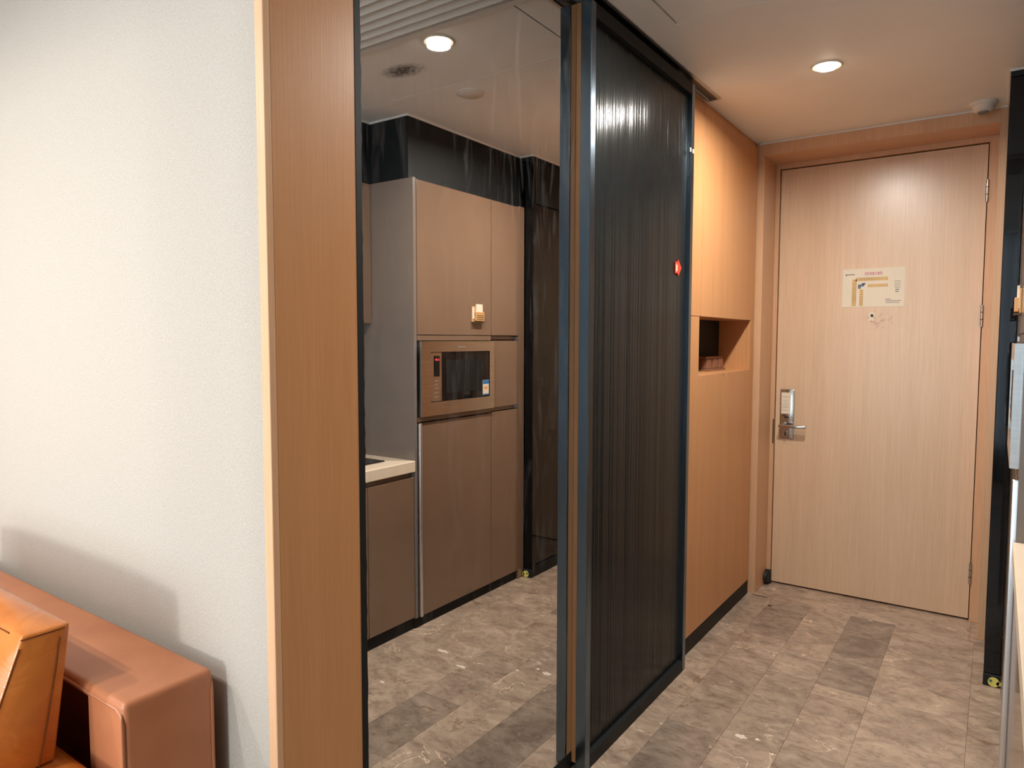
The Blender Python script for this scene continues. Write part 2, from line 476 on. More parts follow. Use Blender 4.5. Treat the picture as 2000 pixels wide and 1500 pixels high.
# pale quartz patches in the marble
for k, (sx, sy, w_, d_) in enumerate(((-0.718, 2.506, 0.055, 0.034), (-0.205, 2.414, 0.085, 0.030), (-0.371, 2.342, 0.060, 0.026), (-0.187, 2.043, 0.034, 0.018))):
    bm = bmesh.new()
    rr = [random.uniform(0.55, 1.0) for i in range(14)]
    top = [bm.verts.new((sx + w_ / 2 * rr[i] * math.cos(2 * math.pi * i / 14), sy + d_ / 2 * rr[i] * math.sin(2 * math.pi * i / 14), 0.0004)) for i in range(14)]
    bot = [bm.verts.new((v.co.x, v.co.y, 0.0)) for v in top]
    bm.faces.new(top); bm.faces.new(bot)
    for i in range(14): bm.faces.new((top[i], top[(i + 1) % 14], bot[(i + 1) % 14], bot[i]))
    mesh_obj('quartz_patch', bm, 'patch', floor)

# ------------------------------------------------------------------ ceiling (with a groove around the access panel)
PX0, PX1, PY0, PY1 = -0.948, 0.30, 1.905, 2.352
ceiling = boxes('ceiling', [
    (-4.2, PX0, YB - 0.2, 4.6, CE, CE + 0.08),
    (PX0, 0.80, YB - 0.2, PY0, CE, CE + 0.08),
    (PX0, 0.80, PY1, 4.6, CE, CE + 0.08),
    (PX1, 0.80, PY0, PY1, CE, CE + 0.08),
    (PX0, PX1, PY0, PY1, CE + 0.06, CE + 0.08)], 'ceiling')
tag(ceiling, 'matt off-white plaster ceiling of the hall', None, kind='structure')
box('access_panel', PX0 + 0.007, PX1 - 0.004, PY0 + 0.003, PY1 - 0.0025, CE + 0.0005, CE + 0.02, 'ceiling', ceiling)

# ------------------------------------------------------------------ walls
wl = box('wall_left', -4.2, -1.162, YW, 1.05, 0, CE, 'wallpaper')
tag(wl, 'off-white woven wallpaper wall behind the sofa', None, kind='structure')
tag(box('wall_hall', -1.46, -1.36, 1.05, 4.6, 0, CE, 'grey_paint'), 'hall wall behind mirror and cabinet', None, kind='structure')
tag(box('wall_mirror', -1.36, -1.146, 1.05, 2.98, 0, CE, 'grey_paint'), 'wall panel carrying the mirror', None, kind='structure')
tag(box('wall_end', -1.36, 0.80, 4.31, 4.6, 0, CE, 'grey_paint'), 'wall behind the entrance door', None, kind='structure')
tag(box('wall_right', 0.72, 0.80, YB, 4.31, 0, CE, 'taupe_grey'), 'kitchen wall behind the cabinets', None, kind='structure')
tag(box('wall_side', -4.28, -4.2, YB - 0.2, 1.05, 0, CE, 'grey_paint'), 'far side wall of the living room', None, kind='structure')
wb = boxes('wall_back', [(-4.2, -3.4, YB - 0.12, YB, 0, CE), (0.3, 0.80, YB - 0.12, YB, 0, CE), (-3.4, 0.3, YB - 0.12, YB, 0, 0.35), (-3.4, 0.3, YB - 0.12, YB, 2.51, CE)], 'grey_paint')
tag(wb, 'window wall of the living room', None, kind='structure')

# window (behind the camera, the daylight of the room)
win = tag(link('window_1', None, (-1.55, YB - 0.06, 0.35)), 'wide living room window with dark mullions', None, kind='structure')
for a in (-3.4, -2.2, -1.0, 0.27):
    box('mullion', a, a + 0.03, YB - 0.09, YB - 0.04, 0.35, 2.51, 'steel_dark', win)
for z in (0.35, 2.48): box('rail', -3.37, 0.27, YB - 0.09, YB - 0.04, z, z + 0.03, 'steel_dark', win)
for a, b in ((-3.37, -2.2), (-2.17, -1.0), (-0.97, 0.27)):
    box('pane', a, b, YB - 0.068, YB - 0.062, 0.38, 2.48, 'pane', win)
bm = bmesh.new(); prev = None
for i in range(81):
    xx = -0.72 + 1.04 * i / 80; yy = YB + 0.06 + 0.025 * math.sin(i * 0.95)
    a = bm.verts.new((xx, yy, 0.02)); b = bm.verts.new((xx, yy, 2.50))
    if prev: bm.faces.new((prev[0], a, b, prev[1]))
    prev = (a, b)
cu = mesh_obj('added_sun_sheer', bm, 'sheer', smooth=60)  # added behind the camera to keep direct sun out of the hall
tag(cu, 'added blue grey sheer curtain, unseen, screening the hall from the sun', 'curtain')

# ------------------------------------------------------------------ wooden end trim of the sofa wall
tr = tag(link('trim_1', None, (-1.15, 0.95, 0)), 'oak veneered end panel between white wall and mirror', None, kind='structure')
box('edge_strip', -1.162, XM, 0.826, 0.842, 0, CE, 'oak_edge', tr, 0.001)
box('panel', -1.162, XM, 0.842, 1.050, 0, CE, 'oak_orange', tr)

# ------------------------------------------------------------------ mirror
mi = empty('wall_mirror_panel', (XM, 1.98, 0), 'tall frameless wall mirror with black edges beside the ribbed glass door', 'mirror')
box('pane', XM - 0.006, XM, 1.066, 2.90, 0.055, 2.525, 'mirror', mi)
bm = bmesh.new()   # black edge with slightly eaten silvering
ys_ = []
n = 120
for i in range(n + 1):
    z = 0.0 + CE * i / n
    e = 1.0665 + (random.random() ** 3) * 0.0022
    ys_.append((z, e))
fr = [(bm.verts.new((XM + 0.0012, 1.0505, z)), bm.verts.new((XM + 0.0012, e, z))) for z, e in ys_]
bk = [(bm.verts.new((XM - 0.006, 1.0505, z)), bm.verts.new((XM - 0.006, e, z))) for z, e in ys_]
for i in range(n):
    bm.faces.new((fr[i][0], fr[i][1], fr[i + 1][1], fr[i + 1][0]))
    bm.faces.new((fr[i][1], bk[i][1], bk[i + 1][1], fr[i + 1][1]))
    bm.faces.new((bk[i][0], fr[i][0], fr[i + 1][0], bk[i + 1][0]))
    bm.faces.new((bk[i][1], bk[i][0], bk[i + 1][0], bk[i + 1][1]))
mesh_obj('black_edge', bm, 'black', mi)
box('bottom_edge', XM - 0.006, XM + 0.002, 1.068, 2.90, 0.0, 0.055, 'black', mi)

# ------------------------------------------------------------------ ribbed black glass sliding door
DX0, DX1, DY0, DY1, DZ1 = -1.118, -1.080, 1.985, 2.893, 2.512
sd = empty('sliding_door', ((DX0 + DX1) / 2, (DY0 + DY1) / 2, 0), 'black framed sliding door with vertically ribbed dark glass in front of the mirror', 'door')
box('near_stile', DX0, DX1, DY0, DY0 + 0.032, 0.004, DZ1, 'steel_dark', sd, 0.0015)
box('far_stile', DX0, DX1, DY1 - 0.030, DY1, 0.004, DZ1, 'steel_dark', sd, 0.0015)
box('top_rail', DX0, DX1, DY0 + 0.032, DY1 - 0.030, DZ1 - 0.045, DZ1, 'black', sd, 0.0015)
box('bottom_rail', DX0, DX1, DY0 + 0.032, DY1 - 0.030, 0.004, 0.048, 'black', sd, 0.0015)
bm = bmesh.new(); y = DY0 + 0.032; yend = DY1 - 0.030; prof = []
while y < yend - 1e-4:
    p = random.choice((0.0085, 0.0105, 0.0125)); p = min(p, yend - y)
    if yend - (y + p) < 0.004: p = yend - y
    tl = random.uniform(-0.022, 0.022) * p; gw = 0.0011
    prof += [(y, -0.0012), (y + gw * 0.5, 0.0 - tl), (y + p * 0.5, 0.00022), (y + p - gw * 0.5, tl)]
    y += p
prof.append((yend, -0.0012))
f0 = [bm.verts.new((-1.099 + h, y, 0.048)) for y, h in prof]; f1 = [bm.verts.new((-1.099 + h, y, DZ1 - 0.045)) for y, h in prof]
for i in range(len(prof) - 1): bm.faces.new((f0[i], f0[i + 1], f1[i + 1], f1[i]))
c = [bm.verts.new(p) for p in ((-1.106, prof[0][0], 0.048), (-1.106, yend, 0.048), (-1.106, yend, DZ1 - 0.045), (-1.106, prof[0][0], DZ1 - 0.045))]
bm.faces.new(c)
mesh_obj('ribbed_glass', bm, 'flute', sd)
box('seal_strip', -1.1365, -1.1185, 1.990, 2.006, 0.02, DZ1, 'oak_orange', sd)
# far stile bumpers
for y in (2.846, 2.876): box('bumper', DX1 - 0.001, DX1 + 0.004, y - 0.006, y + 0.004, 2.228, 2.246, 'white', sd, 0.001)

tk = tag(link('trim_2', None, (-1.088, 2.6, CE - 0.004)), 'metal ceiling track of the sliding door', None, kind='structure')
for a, b in ((-1.124, -1.112), (-1.072, -1.060)): box('flange', a, b, 1.30, 3.16, CE - 0.005, CE, 'alu', tk)
box('slot', -1.112, -1.072, 1.30, 3.155, CE - 0.0015, CE, 'steel_dark', tk)
box('end_cap', -1.112, -1.072, 3.155, 3.165, CE - 0.005, CE, 'alu', tk)

# red arrow sticker on the ribbed door: a double chevron
stk = empty('arrow_sticker', (DX1 - 0.018, 2.770, 1.712), 'small red arrow sticker near the edge of the ribbed glass door', 'sticker')
def plate(name, pts, x0, x1, mat, parent):
    bm = bmesh.new()
    a = [bm.verts.new((x0, y, z)) for y, z in pts]; b = [bm.verts.new((x1, y, z)) for y, z in pts]
    bm.faces.new(a); bm.faces.new(b)
    for i in range(len(pts)):
        j = (i + 1) % len(pts); bm.faces.new((a[i], a[j], b[j], b[i]))
    return mesh_obj(name, bm, mat, parent)
plate('arrow', [(2.742, 1.722), (2.742, 1.769), (2.768, 1.769), (2.772, 1.778), (2.806, 1.748), (2.776, 1.712), (2.770, 1.722)], -1.0968, -1.0935, 'red', stk)
plate('print', [(2.747, 1.728), (2.747, 1.760), (2.762, 1.756), (2.762, 1.732)], -1.0935, -1.0930, 'peach', stk)

# ------------------------------------------------------------------ oak hall cabinet with open niche
CX = -1.125
cab = empty('hall_cabinet', (-1.24, 3.48, 0), 'tall built-in oak cabinet with an open niche beside the entrance door', 'cabinet')
CY0, CY1 = 2.985, 3.990
NY0, NY1, NZ0, NZ1 = 3.118, 3.922, 1.285, 1.556
bm = bmesh.new()
add_box(bm, -1.355, -1.3455, CY0, CY1, 0.08, 2.505)                     # back
add_box(bm, -1.345, CX - 0.002, CY0, CY0 + 0.018, 0.08, 2.505)           # near side
add_box(bm, -1.345, CX - 0.002, CY1 - 0.018, CY1, 0.08, 2.505)           # far side
add_box(bm, -1.345, CX - 0.021, CY0 + 0.018, CY1 - 0.018, 0.08, 0.10)
add_box(bm, -1.345, CX - 0.021, CY0 + 0.018, CY1 - 0.018, 2.487, 2.505)
mesh_obj('carcass', bm, 'oak_orange', cab)
box('niche_floor', -1.30, CX - 0.0205, NY0, NY1, NZ0 - 0.018, NZ0, 'oak_orange', cab)
box('niche_roof', -1.30, CX - 0.0205, NY0, NY1, NZ1, NZ1 + 0.018, 'oak_orange', cab)
box('niche_side', -1.30, CX - 0.0205, NY0 - 0.018, NY0, NZ0 - 0.018, NZ1 + 0.018, 'oak_orange', cab)
box('niche_side', -1.30, CX - 0.0205, NY1, NY1 + 0.018, NZ0 - 0.018, NZ1 + 0.018, 'oak_orange', cab)
box('niche_back', -1.308, -1.30, NY0 - 0.018, NY1 + 0.018, NZ0 - 0.018, NZ1 + 0.018, 'shade_black', cab)  # back panel coloured near-black to paint the niche's inner shade
g = 0.0012
box('filler', CX - 0.02, CX, CY0, NY0 - 0.002 + 0.019, NZ1 + g, 2.505, 'oak_orange', cab, 0.0006)
box('upper_door', CX - 0.02, CX, 3.137 + g, NY1, NZ1 + g, 2.505, 'oak_orange', cab, 0.0006)
box('filler', CX - 0.02, CX, CY0, NY0, 0.080, NZ1 - g, 'oak_orange', cab, 0.0006)
box('lower_door', CX - 0.02, CX, NY0 + g, 3.515 - g, 0.080, NZ0, 'oak_orange', cab, 0.0006)
box('lower_door', CX - 0.02, CX, 3.515 + g, NY1, 0.080, NZ0, 'oak_orange', cab, 0.0006)
box('filler', CX - 0.02, CX, NY1 + g, CY1, 0.080, 2.505, 'oak_orange', cab, 0.0006)
box('plinth', CX - 0.02, CX - 0.002, CY0, CY1, 0.0, 0.076, 'plinth', cab)
box('shadow_gap', CX - 0.05, CX - 0.012, CY0, CY1, 2.505, CE, 'oak_orange', cab)
for dz in (0, 0.0075): box('screw', CX, CX + 0.001, 3.469, 3.477, 1.268 + dz, 1.271 + dz, 'stain', cab)

# rack with three cards lying in the niche
rk = empty('slotted_rack', (-1.265, 3.70, NZ0), 'small brown rack holding three upright packets at the back of the niche', 'rack')
box('base', -1.296, -1.235, 3.57, 3.845, NZ0 + 0.0004, NZ0 + 0.010, 'brownbox', rk, 0.001)
box('top_bar', -1.296, -1.25, 3.57, 3.840, 1.348, 1.360, 'brownbox', rk, 0.001)
for k in range(3):
    box('packet', -1.294, -1.247 + 0.003 * k, 3.588 + 0.088 * k, 3.650 + 0.088 * k, NZ0 + 0.011, 1.346, 'brownbox', rk, 0.002)

# ------------------------------------------------------------------ portal and entrance door
pt = tag(link('trim_3', None, (-0.57, YE, 0)), 'oak portal around the entrance door', None, kind='structure')
box('post', -1.137, -1.090, YE, YE + 0.30, 0, CE, 'oak', pt, 0.001)
box('post', -0.030, 0.0015, YE, YE + 0.30, 0, CE, 'oak', pt, 0.001)
box('lintel', -1.090, -0.030, YE, YE + 0.30, 2.458, CE, 'oak', pt, 0.001)
box('jamb', -1.090, -1.066, YD - 0.012, YD + 0.05, 0, 2.458, 'oak', pt, 0.0008)
box('jamb', -0.070, -0.030, YD - 0.012, YD + 0.05, 0, 2.458, 'oak', pt, 0.0008)
box('head_jamb', -1.066, -0.070, YD - 0.012, YD + 0.05, 2.430, 2.458, 'oak', pt, 0.0008)
box('gap_shade_sheet', -1.067, -0.069, YD + 0.046, YD + 0.052, 0, 2.43, 'shade_black', pt)  # near-black sheet paints the shade in the gap around the leaf
cr = tag(link('trim_4', None, (-0.57, YE - 0.003, 2.52)), 'white sealant line along the ceiling edge', None, kind='structure')
box('sealant', -1.120, 0.0, YE - 0.006, YE, 2.520, CE, 'caulk', cr, 0.002)

door = tag(link('door_1', None, (-0.568, YD + 0.02, 0)), 'pale oak entrance door', None, kind='structure')
leaf = box('leaf', -1.062, -0.074, YD, YD + 0.045, 0.010, 2.424, 'oak_door', door, 0.001, origin=(-0.568, YD + 0.02, 0))
for zc in (2.191, 1.572, 0.251):
    hg = cyl('hinge', (-0.0725, YD - 0.016, zc), (0, 0, 1), 0.0065, 0.108, 'chrome', door, 12)
    for dz in (-0.018, 0.018): cyl('ring', (-0.0725, YD - 0.016, zc + dz), (0, 0, 1), 0.0072, 0.003, 'black', hg, 12)
lp = box('lock_plate', -1.034, -0.957, YD - 0.014, YD, 0.877, 1.163, 'chrome', door, 0.003, 2)
box('note_card', -1.027, -0.975, YD - 0.0152, YD - 0.0142, 1.020, 1.144, 'paper', lp)
for k, z in enumerate((1.118, 1.094, 1.078, 1.066, 1.056, 1.040)):
    box('writing', -1.021, -0.985 - 0.004 * (k % 2), YD - 0.0158, YD - 0.0153, z, z + 0.0016, 'ink', lp)
box('card_slot', -1.010, -0.985, YD - 0.016, YD - 0.0142, 0.996, 1.004, 'black', lp)
box('card_slot', -1.018, -1.000, YD - 0.016, YD - 0.0142, 1.008, 1.012, 'black', lp)
lv = cyl('lever_rose', (-1.013, YD - 0.022, 0.951), (0, 1, 0), 0.019, 0.018, 'chrome', lp)
box('lever', -1.030, -0.882, YD - 0.062, YD - 0.044, 0.942, 0.960, 'chrome', lp, 0.004, 2)
cyl('lever_neck', (-1.013, YD - 0.038, 0.951), (0, 1, 0), 0.009, 0.016, 'chrome', lp)
cyl('thumb_turn', (-0.999, YD - 0.020, 0.903), (0, 1, 0), 0.014, 0.012, 'chrome', lp)
box('turn_bar', -1.002, -0.996, YD - 0.032, YD - 0.026, 0.893, 0.913, 'black', lp, 0.001)
box('strike_plate', -1.0735, -1.066, YD - 0.014, YD - 0.012, 0.841, 0.984, 'stain', door)
# peephole with torn white sticker
ph = cyl('peephole', (-0.569, YD - 0.002, 1.583), (0, 1, 0), 0.007, 0.006, 'rubber', door, 16)
bm = bmesh.new(); pts = [(-0.586, 1.590), (-0.578, 1.603), (-0.566, 1.602), (-0.556, 1.594), (-0.556, 1.578), (-0.562, 1.572), (-0.555, 1.560), (-0.563, 1.553), (-0.572, 1.558), (-0.583, 1.552), (-0.586, 1.562), (-0.578, 1.572), (-0.584, 1.580)]
a = [bm.verts.new((x_, YD - 0.0008, z_)) for x_, z_ in pts]; b = [bm.verts.new((x_, YD - 0.0001, z_)) for x_, z_ in pts]
bm.faces.new(a); bm.faces.new(b)
for i in range(len(pts)): bm.faces.new((a[i], a[(i + 1) % len(pts)], b[(i + 1) % len(pts)], b[i]))
mesh_obj('torn_sticker', bm, 'paper', door)
box('tape_mark', -1.040, -0.888, YD - 0.0006, YD - 0.0001, 0.838, 0.868, 'oak_door', door)

# evacuation plan
PXa, PXb, PZa, PZb = -0.7205, -0.417, 1.630, 1.839
ev = empty('evacuation_plan', (-0.569, YD - 0.001, PZa), 'cream evacuation plan with pink title stuck on the oak entrance door', 'plan')
yf = YD - 0.0012
box('sheet', PXa, PXb, YD - 0.0014, YD - 0.0002, PZa, PZb, 'paper', ev)
text('title', '消防疏散示意图', 0.019, (-0.612, YD - 0.0018, 1.803), 'magenta', ev, fit=0.086)
cells = []
yp0, yp1 = YD - 0.0019, YD - 0.0014
for k in range(13):      # upper wing, outer row
    x0 = -0.655 + 0.0122 * k; cells.append((x0, x0 + 0.0108, yp0, yp1, 1.772, 1.790))
for k in range(8):       # upper wing, inner row
    x0 = -0.594 + 0.0122 * k; cells.append((x0, x0 + 0.0108, yp0, yp1, 1.737, 1.753))
for k in range(13):      # left wing, outer and inner column
    z0 = 1.637 + 0.0112 * k
    cells.append((-0.672, -0.650, yp0, yp1, z0, z0 + 0.0098))
    if k < 8: cells.append((-0.634, -0.616, yp0, yp1, z0, z0 + 0.0098))
o = boxes('room_blocks', cells, 'ochre', ev); o['kind'] = 'stuff'
plate2 = boxes('stair_core', [(-0.643, -0.628, yp0, yp1, 1.731, 1.753), (-0.628, -0.612, yp0, yp1, 1.742, 1.757), (-0.622, -0.606, yp0, yp1, 1.752, 1.761)], 'slate', ev); plate2['kind'] = 'stuff'
lines = [(-0.706, -0.697, yp0, yp1, 1.803, 1.812), (-0.694, -0.660, yp0, yp1, 1.806, 1.811)]
for k in range(4): lines.append((-0.466, -0.437, yp0, yp1, 1.764 - 0.011 * k, 1.7665 - 0.011 * k))
lines += [(-0.461, -0.443, yp0, yp1, 1.718, 1.723), (-0.461, -0.445, yp0, yp1, 1.707, 1.712)]
for k, (a, b) in enumerate(((-0.508, -0.480), (-0.506, -0.432), (-0.506, -0.440))): lines.append((a, b, yp0, yp1, 1.668 - 0.009 * k, 1.671 - 0.009 * k))
o = boxes('printed_lines', lines, 'ink', ev); o['kind'] = 'stuff'

# rubber door stop in the portal corner
ds = empty('door_stop', (-1.075, 4.205, 0), 'black rubber door stop on the floor left of the entrance door', 'door stop')
lathe('buffer', (-1.0895, 4.200, 0.045), [(0.001, 0), (0.028, 0), (0.034, 0.004), (0.034, 0.018), (0.026, 0.026), (0.001, 0.026)], 'rubber', ds, axis='x', seg=24)
box('bracket', -1.089, -1.058, 4.214, 4.2365, 0.0005, 0.082, 'rubber', ds, 0.003, 2)
box('pad', -1.074, -1.064, 4.2075, 4.2138, 0.016, 0.066, 'paper', ds, 0.001)

# ------------------------------------------------------------------ black glass partition on the right
bp = empty('glass_partition', (0.03, 3.74, 0), 'black glass sliding door leaf with black frame standing right of the oak portal', 'door')
RX0, RX1, RY0, RY1 = 0.002, 0.060, 3.490, 3.990
box('stile', RX0, RX1, RY0, RY0 + 0.035, 0.0, 2.50, 'black_glass', bp, 0.0015)
box('stile', RX0 + 0.006, RX1, RY1 - 0.03, RY1, 0.0, 2.50, 'black', bp, 0.0015)
box('bottom_rail', RX0, RX1, RY0 + 0.035, RY1 - 0.03, 0.0, 0.060, 'black', bp, 0.0015)
box('glass', RX0 + 0.016, RX1 - 0.016, RY0 + 0.035, RY1 - 0.03, 0.060, 2.255, 'black_glass', bp)
box('header', RX0, RX1, RY0 + 0.035, RY1 - 0.03, 2.255, 2.50, 'black', bp, 0.0015)
bg_ = box('bottom_guide', RX0 - 0.001, RX1 + 0.004, RY0 - 0.010, RY0, 0.0, 0.050, 'black', bp, 0.002)
lathe('guide_roller', (0.040, RY0 - 0.0125, 0.024), [(0.001, 0), (0.0225, 0), (0.024, 0.003), (0.001, 0.003)], 'rubber', bg_, axis='y')
lathe('yellow_disc', (0.0385, RY0 - 0.0155, 0.022), [(0.001, 0), (0.020, 0), (0.020, 0.003), (0.001, 0.003)], 'yellow', bg_, axis='y')
lathe('yellow_tab', (0.056, RY0 - 0.0155, 0.019), [(0.001, 0), (0.0085, 0), (0.0085, 0.003), (0.001, 0.003)], 'yellow', bg_, axis='y')
lathe('screw_head', (0.028, RY0 - 0.0185, 0.027), [(0.001, 0), (0.005, 0), (0.006, 0.003), (0.001, 0.003)], 'teal', bg_, axis='y', seg=16)

# ------------------------------------------------------------------ kitchen, seen in the mirror
sof = tag(boxes('trim_5', [(0.096, 0.72, 2.525, 3.488, 2.232, CE), (0.352, 0.72, 0.90, 2.525, 2.232, CE), (0.002, 0.096, 3.490, 3.99, 2.502, CE)], 'black'), 'black soffit above the kitchen units', None, kind='structure')
sl = tag(link('trim_6', None, (0.09, 3.0, CE - 0.008)), 'white sealant along the soffit', None, kind='structure')
box('sealant', 0.090, 0.096, 2.519, 3.488, CE - 0.008, CE, 'caulk', sl)
box('sealant', 0.096, 0.352, 2.519, 2.525, CE - 0.008, CE, 'caulk', sl)
box('sealant', 0.346, 0.352, 0.90, 2.519, CE - 0.008, CE, 'caulk', sl)
box('sealant', 0.002, 0.096, 3.484, 3.490, CE - 0.008, CE, 'caulk', sl)
box('sealant', -0.004, 0.002, 3.484, 3.994, CE - 0.008, CE, 'caulk', sl)

tu = empty('tall_kitchen_cabinet', (0.38, 3.0, 0), 'tall glossy taupe kitchen cabinet around the built-in microwave', 'cabinet')
TX = KX
box('side_panel', TX + 0.003, 0.715, 2.525, 2.545, 0.053, 2.230, 'taupe_grey', tu, 0.001)
box('end_panel', TX, 0.715, 3.428, 3.484, 0.0, 2.230, 'taupe', tu, 0.001)
boxes('carcass', [(TX + 0.022, 0.70, 2.546, 3.427, 2.212, 2.230), (TX + 0.30, 0.70, 2.546, 3.427, 0.06, 2.21), (TX + 0.022, 0.36, 2.546, 3.427, 1.449, 1.468), (TX + 0.022, 0.36, 2.546, 3.427, 1.041, 1.060)], 'taupe', tu)
box('upper_door', TX, TX + 0.02, 2.548, 3.152, 1.472, 2.222, 'taupe', tu, 0.001)
box('upper_door', TX, TX + 0.02, 3.156, 3.425, 1.472, 2.222, 'taupe', tu, 0.001)
box('rail', TX + 0.002, TX + 0.02, 2.548, 3.152, 1.444, 1.469, 'taupe', tu)
box('filler', TX, TX + 0.02, 3.160, 3.425, 1.064, 1.442, 'taupe', tu, 0.001)
box('rail', TX + 0.002, TX + 0.02, 2.548, 3.152, 1.040, 1.062, 'taupe', tu)
box('lower_door', TX, TX + 0.02, 2.568, 3.152, 0.055, 1.034, 'taupe', tu, 0.001)
box('lower_door', TX, TX + 0.02, 3.156, 3.425, 0.055, 1.038, 'taupe', tu, 0.001)
box('edge_profile', TX - 0.012, TX + 0.02, 2.549, 2.566, 0.055, 1.034, 'alu', tu, 0.004, 3)
for z in (1.446, 1.044):
    box('grip_cap', TX + 0.001, TX + 0.02, 3.408, 3.424, z, z + 0.018, 'alu', tu)
box('plinth', TX + 0.012, TX + 0.03, 2.525, 3.427, 0.0, 0.052, 'plinth', tu)

mw = empty('microwave', (0.25, 2.855, 1.066), 'built-in brushed steel microwave with black door between taupe cabinet doors', 'microwave')
bx0 = 0.042
box('body', KX + 0.022, 0.36, 2.60, 3.11, 1.068, 1.438, 'black', mw)
boxes('trim_frame', [(bx0, KX + 0.02, 2.556, 2.622, 1.066, 1.440), (bx0, KX + 0.02, 3.114, 3.156, 1.066, 1.440), (bx0, KX + 0.02, 2.622, 3.114, 1.066, 1.134), (bx0, KX + 0.02, 2.622, 3.114, 1.386, 1.440)], 'steel', mw)
box('door_glass', bx0 + 0.004, bx0 + 0.014, 2.711, 3.1125, 1.136, 1.384, 'black_glass', mw, 0.002)
box('viewing_window', bx0 + 0.0030, bx0 + 0.0042, 2.745, 3.045, 1.175, 1.345, 'black', mw)
cpn = box('control_panel', bx0 + 0.003, bx0 + 0.014, 2.624, 2.709, 1.136, 1.384, 'steel', mw, 0.002)
dsp = box('display', bx0 + 0.0015, bx0 + 0.0032, 2.648, 2.690, 1.262, 1.366, 'black_glass', cpn)
text('clock_digits', '6:08', 0.016, (bx0 + 0.0012, 2.686, 1.342), 'led', cpn, face='-x', fit=0.030)
for k in range(5):
    box('button', bx0 + 0.001, bx0 + 0.0032, 2.655, 2.683, 1.236 - 0.020 * k, 1.244 - 0.020 * k, 'alu', cpn, 0.001)
box('maker_mark', bx0 - 0.0004, bx0 + 0.001, 2.835, 2.895, 1.408, 1.413, 'ink', mw)
el = box('energy_label', bx0 + 0.0028, bx0 + 0.0042, 3.054, 3.108, 1.143, 1.226, 'paper', mw)
box('label_head', bx0 + 0.0024, bx0 + 0.0029, 3.055, 3.107, 1.204, 1.2255, 'blue', el)
box('label_foot', bx0 + 0.0024, bx0 + 0.0029, 3.055, 3.107, 1.1435, 1.150, 'blue', el)
box('label_bars', bx0 + 0.0024, bx0 + 0.0029, 3.066, 3.096, 1.176, 1.190, 'orange', el)

ch = empty('card_holder', (KX - 0.010, 3.022, 1.542), 'small wooden holder with a paper card on the upper taupe cabinet door', 'holder')
box('backplate', KX - 0.006, KX - 0.0002, 2.972, 3.070, 1.544, 1.628, 'tan', ch, 0.001)
box('pocket', KX - 0.020, KX - 0.0065, 2.990, 3.066, 1.548, 1.598, 'tan', ch, 0.002)
box('foot', KX - 0.022, KX - 0.0002, 2.974, 3.064, 1.538, 1.5435, 'stain', ch)
box('card', KX - 0.013, KX - 0.0065, 3.002, 3.058, 1.5985, 1.640, 'paper', ch)
for k in range(3): box('print', KX - 0.0206, KX - 0.0200, 2.998, 3.056, 1.556 + 0.010 * k, 1.559 + 0.010 * k, 'stain', ch)
box('leaflet', KX - 0.0082, KX - 0.0062, 2.974, 2.989, 1.560, 1.622, 'paper', ch)

# base units, worktop, hob, wall cabinet
bu = empty('base_cabinet', (0.39, 1.74, 0), 'low taupe kitchen cabinet under the cream worktop', 'cabinet')
box('carcass', 0.090, 0.70, 0.962, 2.522, 0.062, 0.794, 'taupe', bu)
yy = [0.96, 1.585, 2.212, 2.522]
for a, b in zip(yy, yy[1:]): box('door', 0.067, 0.087, a + 0.002, b - 0.002, 0.062, 0.770, 'taupe', bu, 0.001)
box('plinth', 0.078, 0.089, 0.962, 2.522, 0.0, 0.060, 'plinth', bu)
wt = box('worktop', KX - 0.004, 0.715, 0.95, 2.524, 0.797, 0.852, 'quartz', None, 0.003)
tag(wt, 'thick cream stone worktop beside the tall taupe cabinet', 'worktop')
hb = empty('hob', (0.36, 2.05, 0.852), 'black glass hob set into the cream worktop', 'hob')
box('plate', 0.165, 0.60, 1.70, 2.42, 0.8525, 0.858, 'black_glass', hb, 0.002)
for yy_ in (1.88, 2.24): lathe('zone_ring', (0.38, yy_, 0.858), [(0.085, 0.0), (0.085, 0.0008), (0.089, 0.0008), (0.089, 0.0)], 'ink', hb)
wc = empty('wall_cabinet', (0.53, 1.72, 1.53), 'taupe wall cabinet above the worktop under the black soffit', 'cabinet')
box('carcass', 0.374, 0.715, 0.92, 2.522, 1.545, 2.230, 'taupe', wc)
for a, b in ((0.92, 1.45), (1.45, 1.985), (1.985, 2.522)): box('door', 0.352, 0.372, a + 0.002, b - 0.002, 1.530, 2.228, 'taupe', wc, 0.001)

# ------------------------------------------------------------------ ceiling fittings
def downlight(x_, y_, label):
    d = empty('downlight', (x_, y_, CE), label, 'light', 'round ceiling downlights')
    lathe('trim_ring', (x_, y_, CE), [(0.044, 0.0), (0.044, -0.003), (0.054, -0.005), (0.060, -0.001), (0.060, 0.0)], 'white', d)
    lathe('lens', (x_, y_, CE), [(0.001, 0.0), (0.0438, 0.0), (0.0425, -0.006), (0.036, -0.012), (0.024, -0.016), (0.001, -0.018)], 'lens', d)
    # the reflector throws light down, the domed lens glows
    li = bpy.data.lights.new('downlight_reflector', 'AREA'); li.shape = 'DISK'; li.size = 0.084; li.energy = LAMP; li.color = (1.0, 0.94, 0.86)
    li.spread = math.radians(170)
    lo = bpy.data.objects.new('downlight_reflector', li); COL.objects.link(lo)
    lo.parent = d; lo.location = (0, 0, -0.019)
downlight(-0.596, 3.028, 'glowing round downlight in the ceiling nearest the entrance door')
downlight(-0.566, 1.986, 'glowing round downlight in the ceiling seen in the mirror')
for lx, ly, lb in ((-2.55, -0.55, 'round downlight above the middle of the sofa'), (-1.75, -0.75, 'round downlight above the near end of the sofa')): downlight(lx, ly, lb)
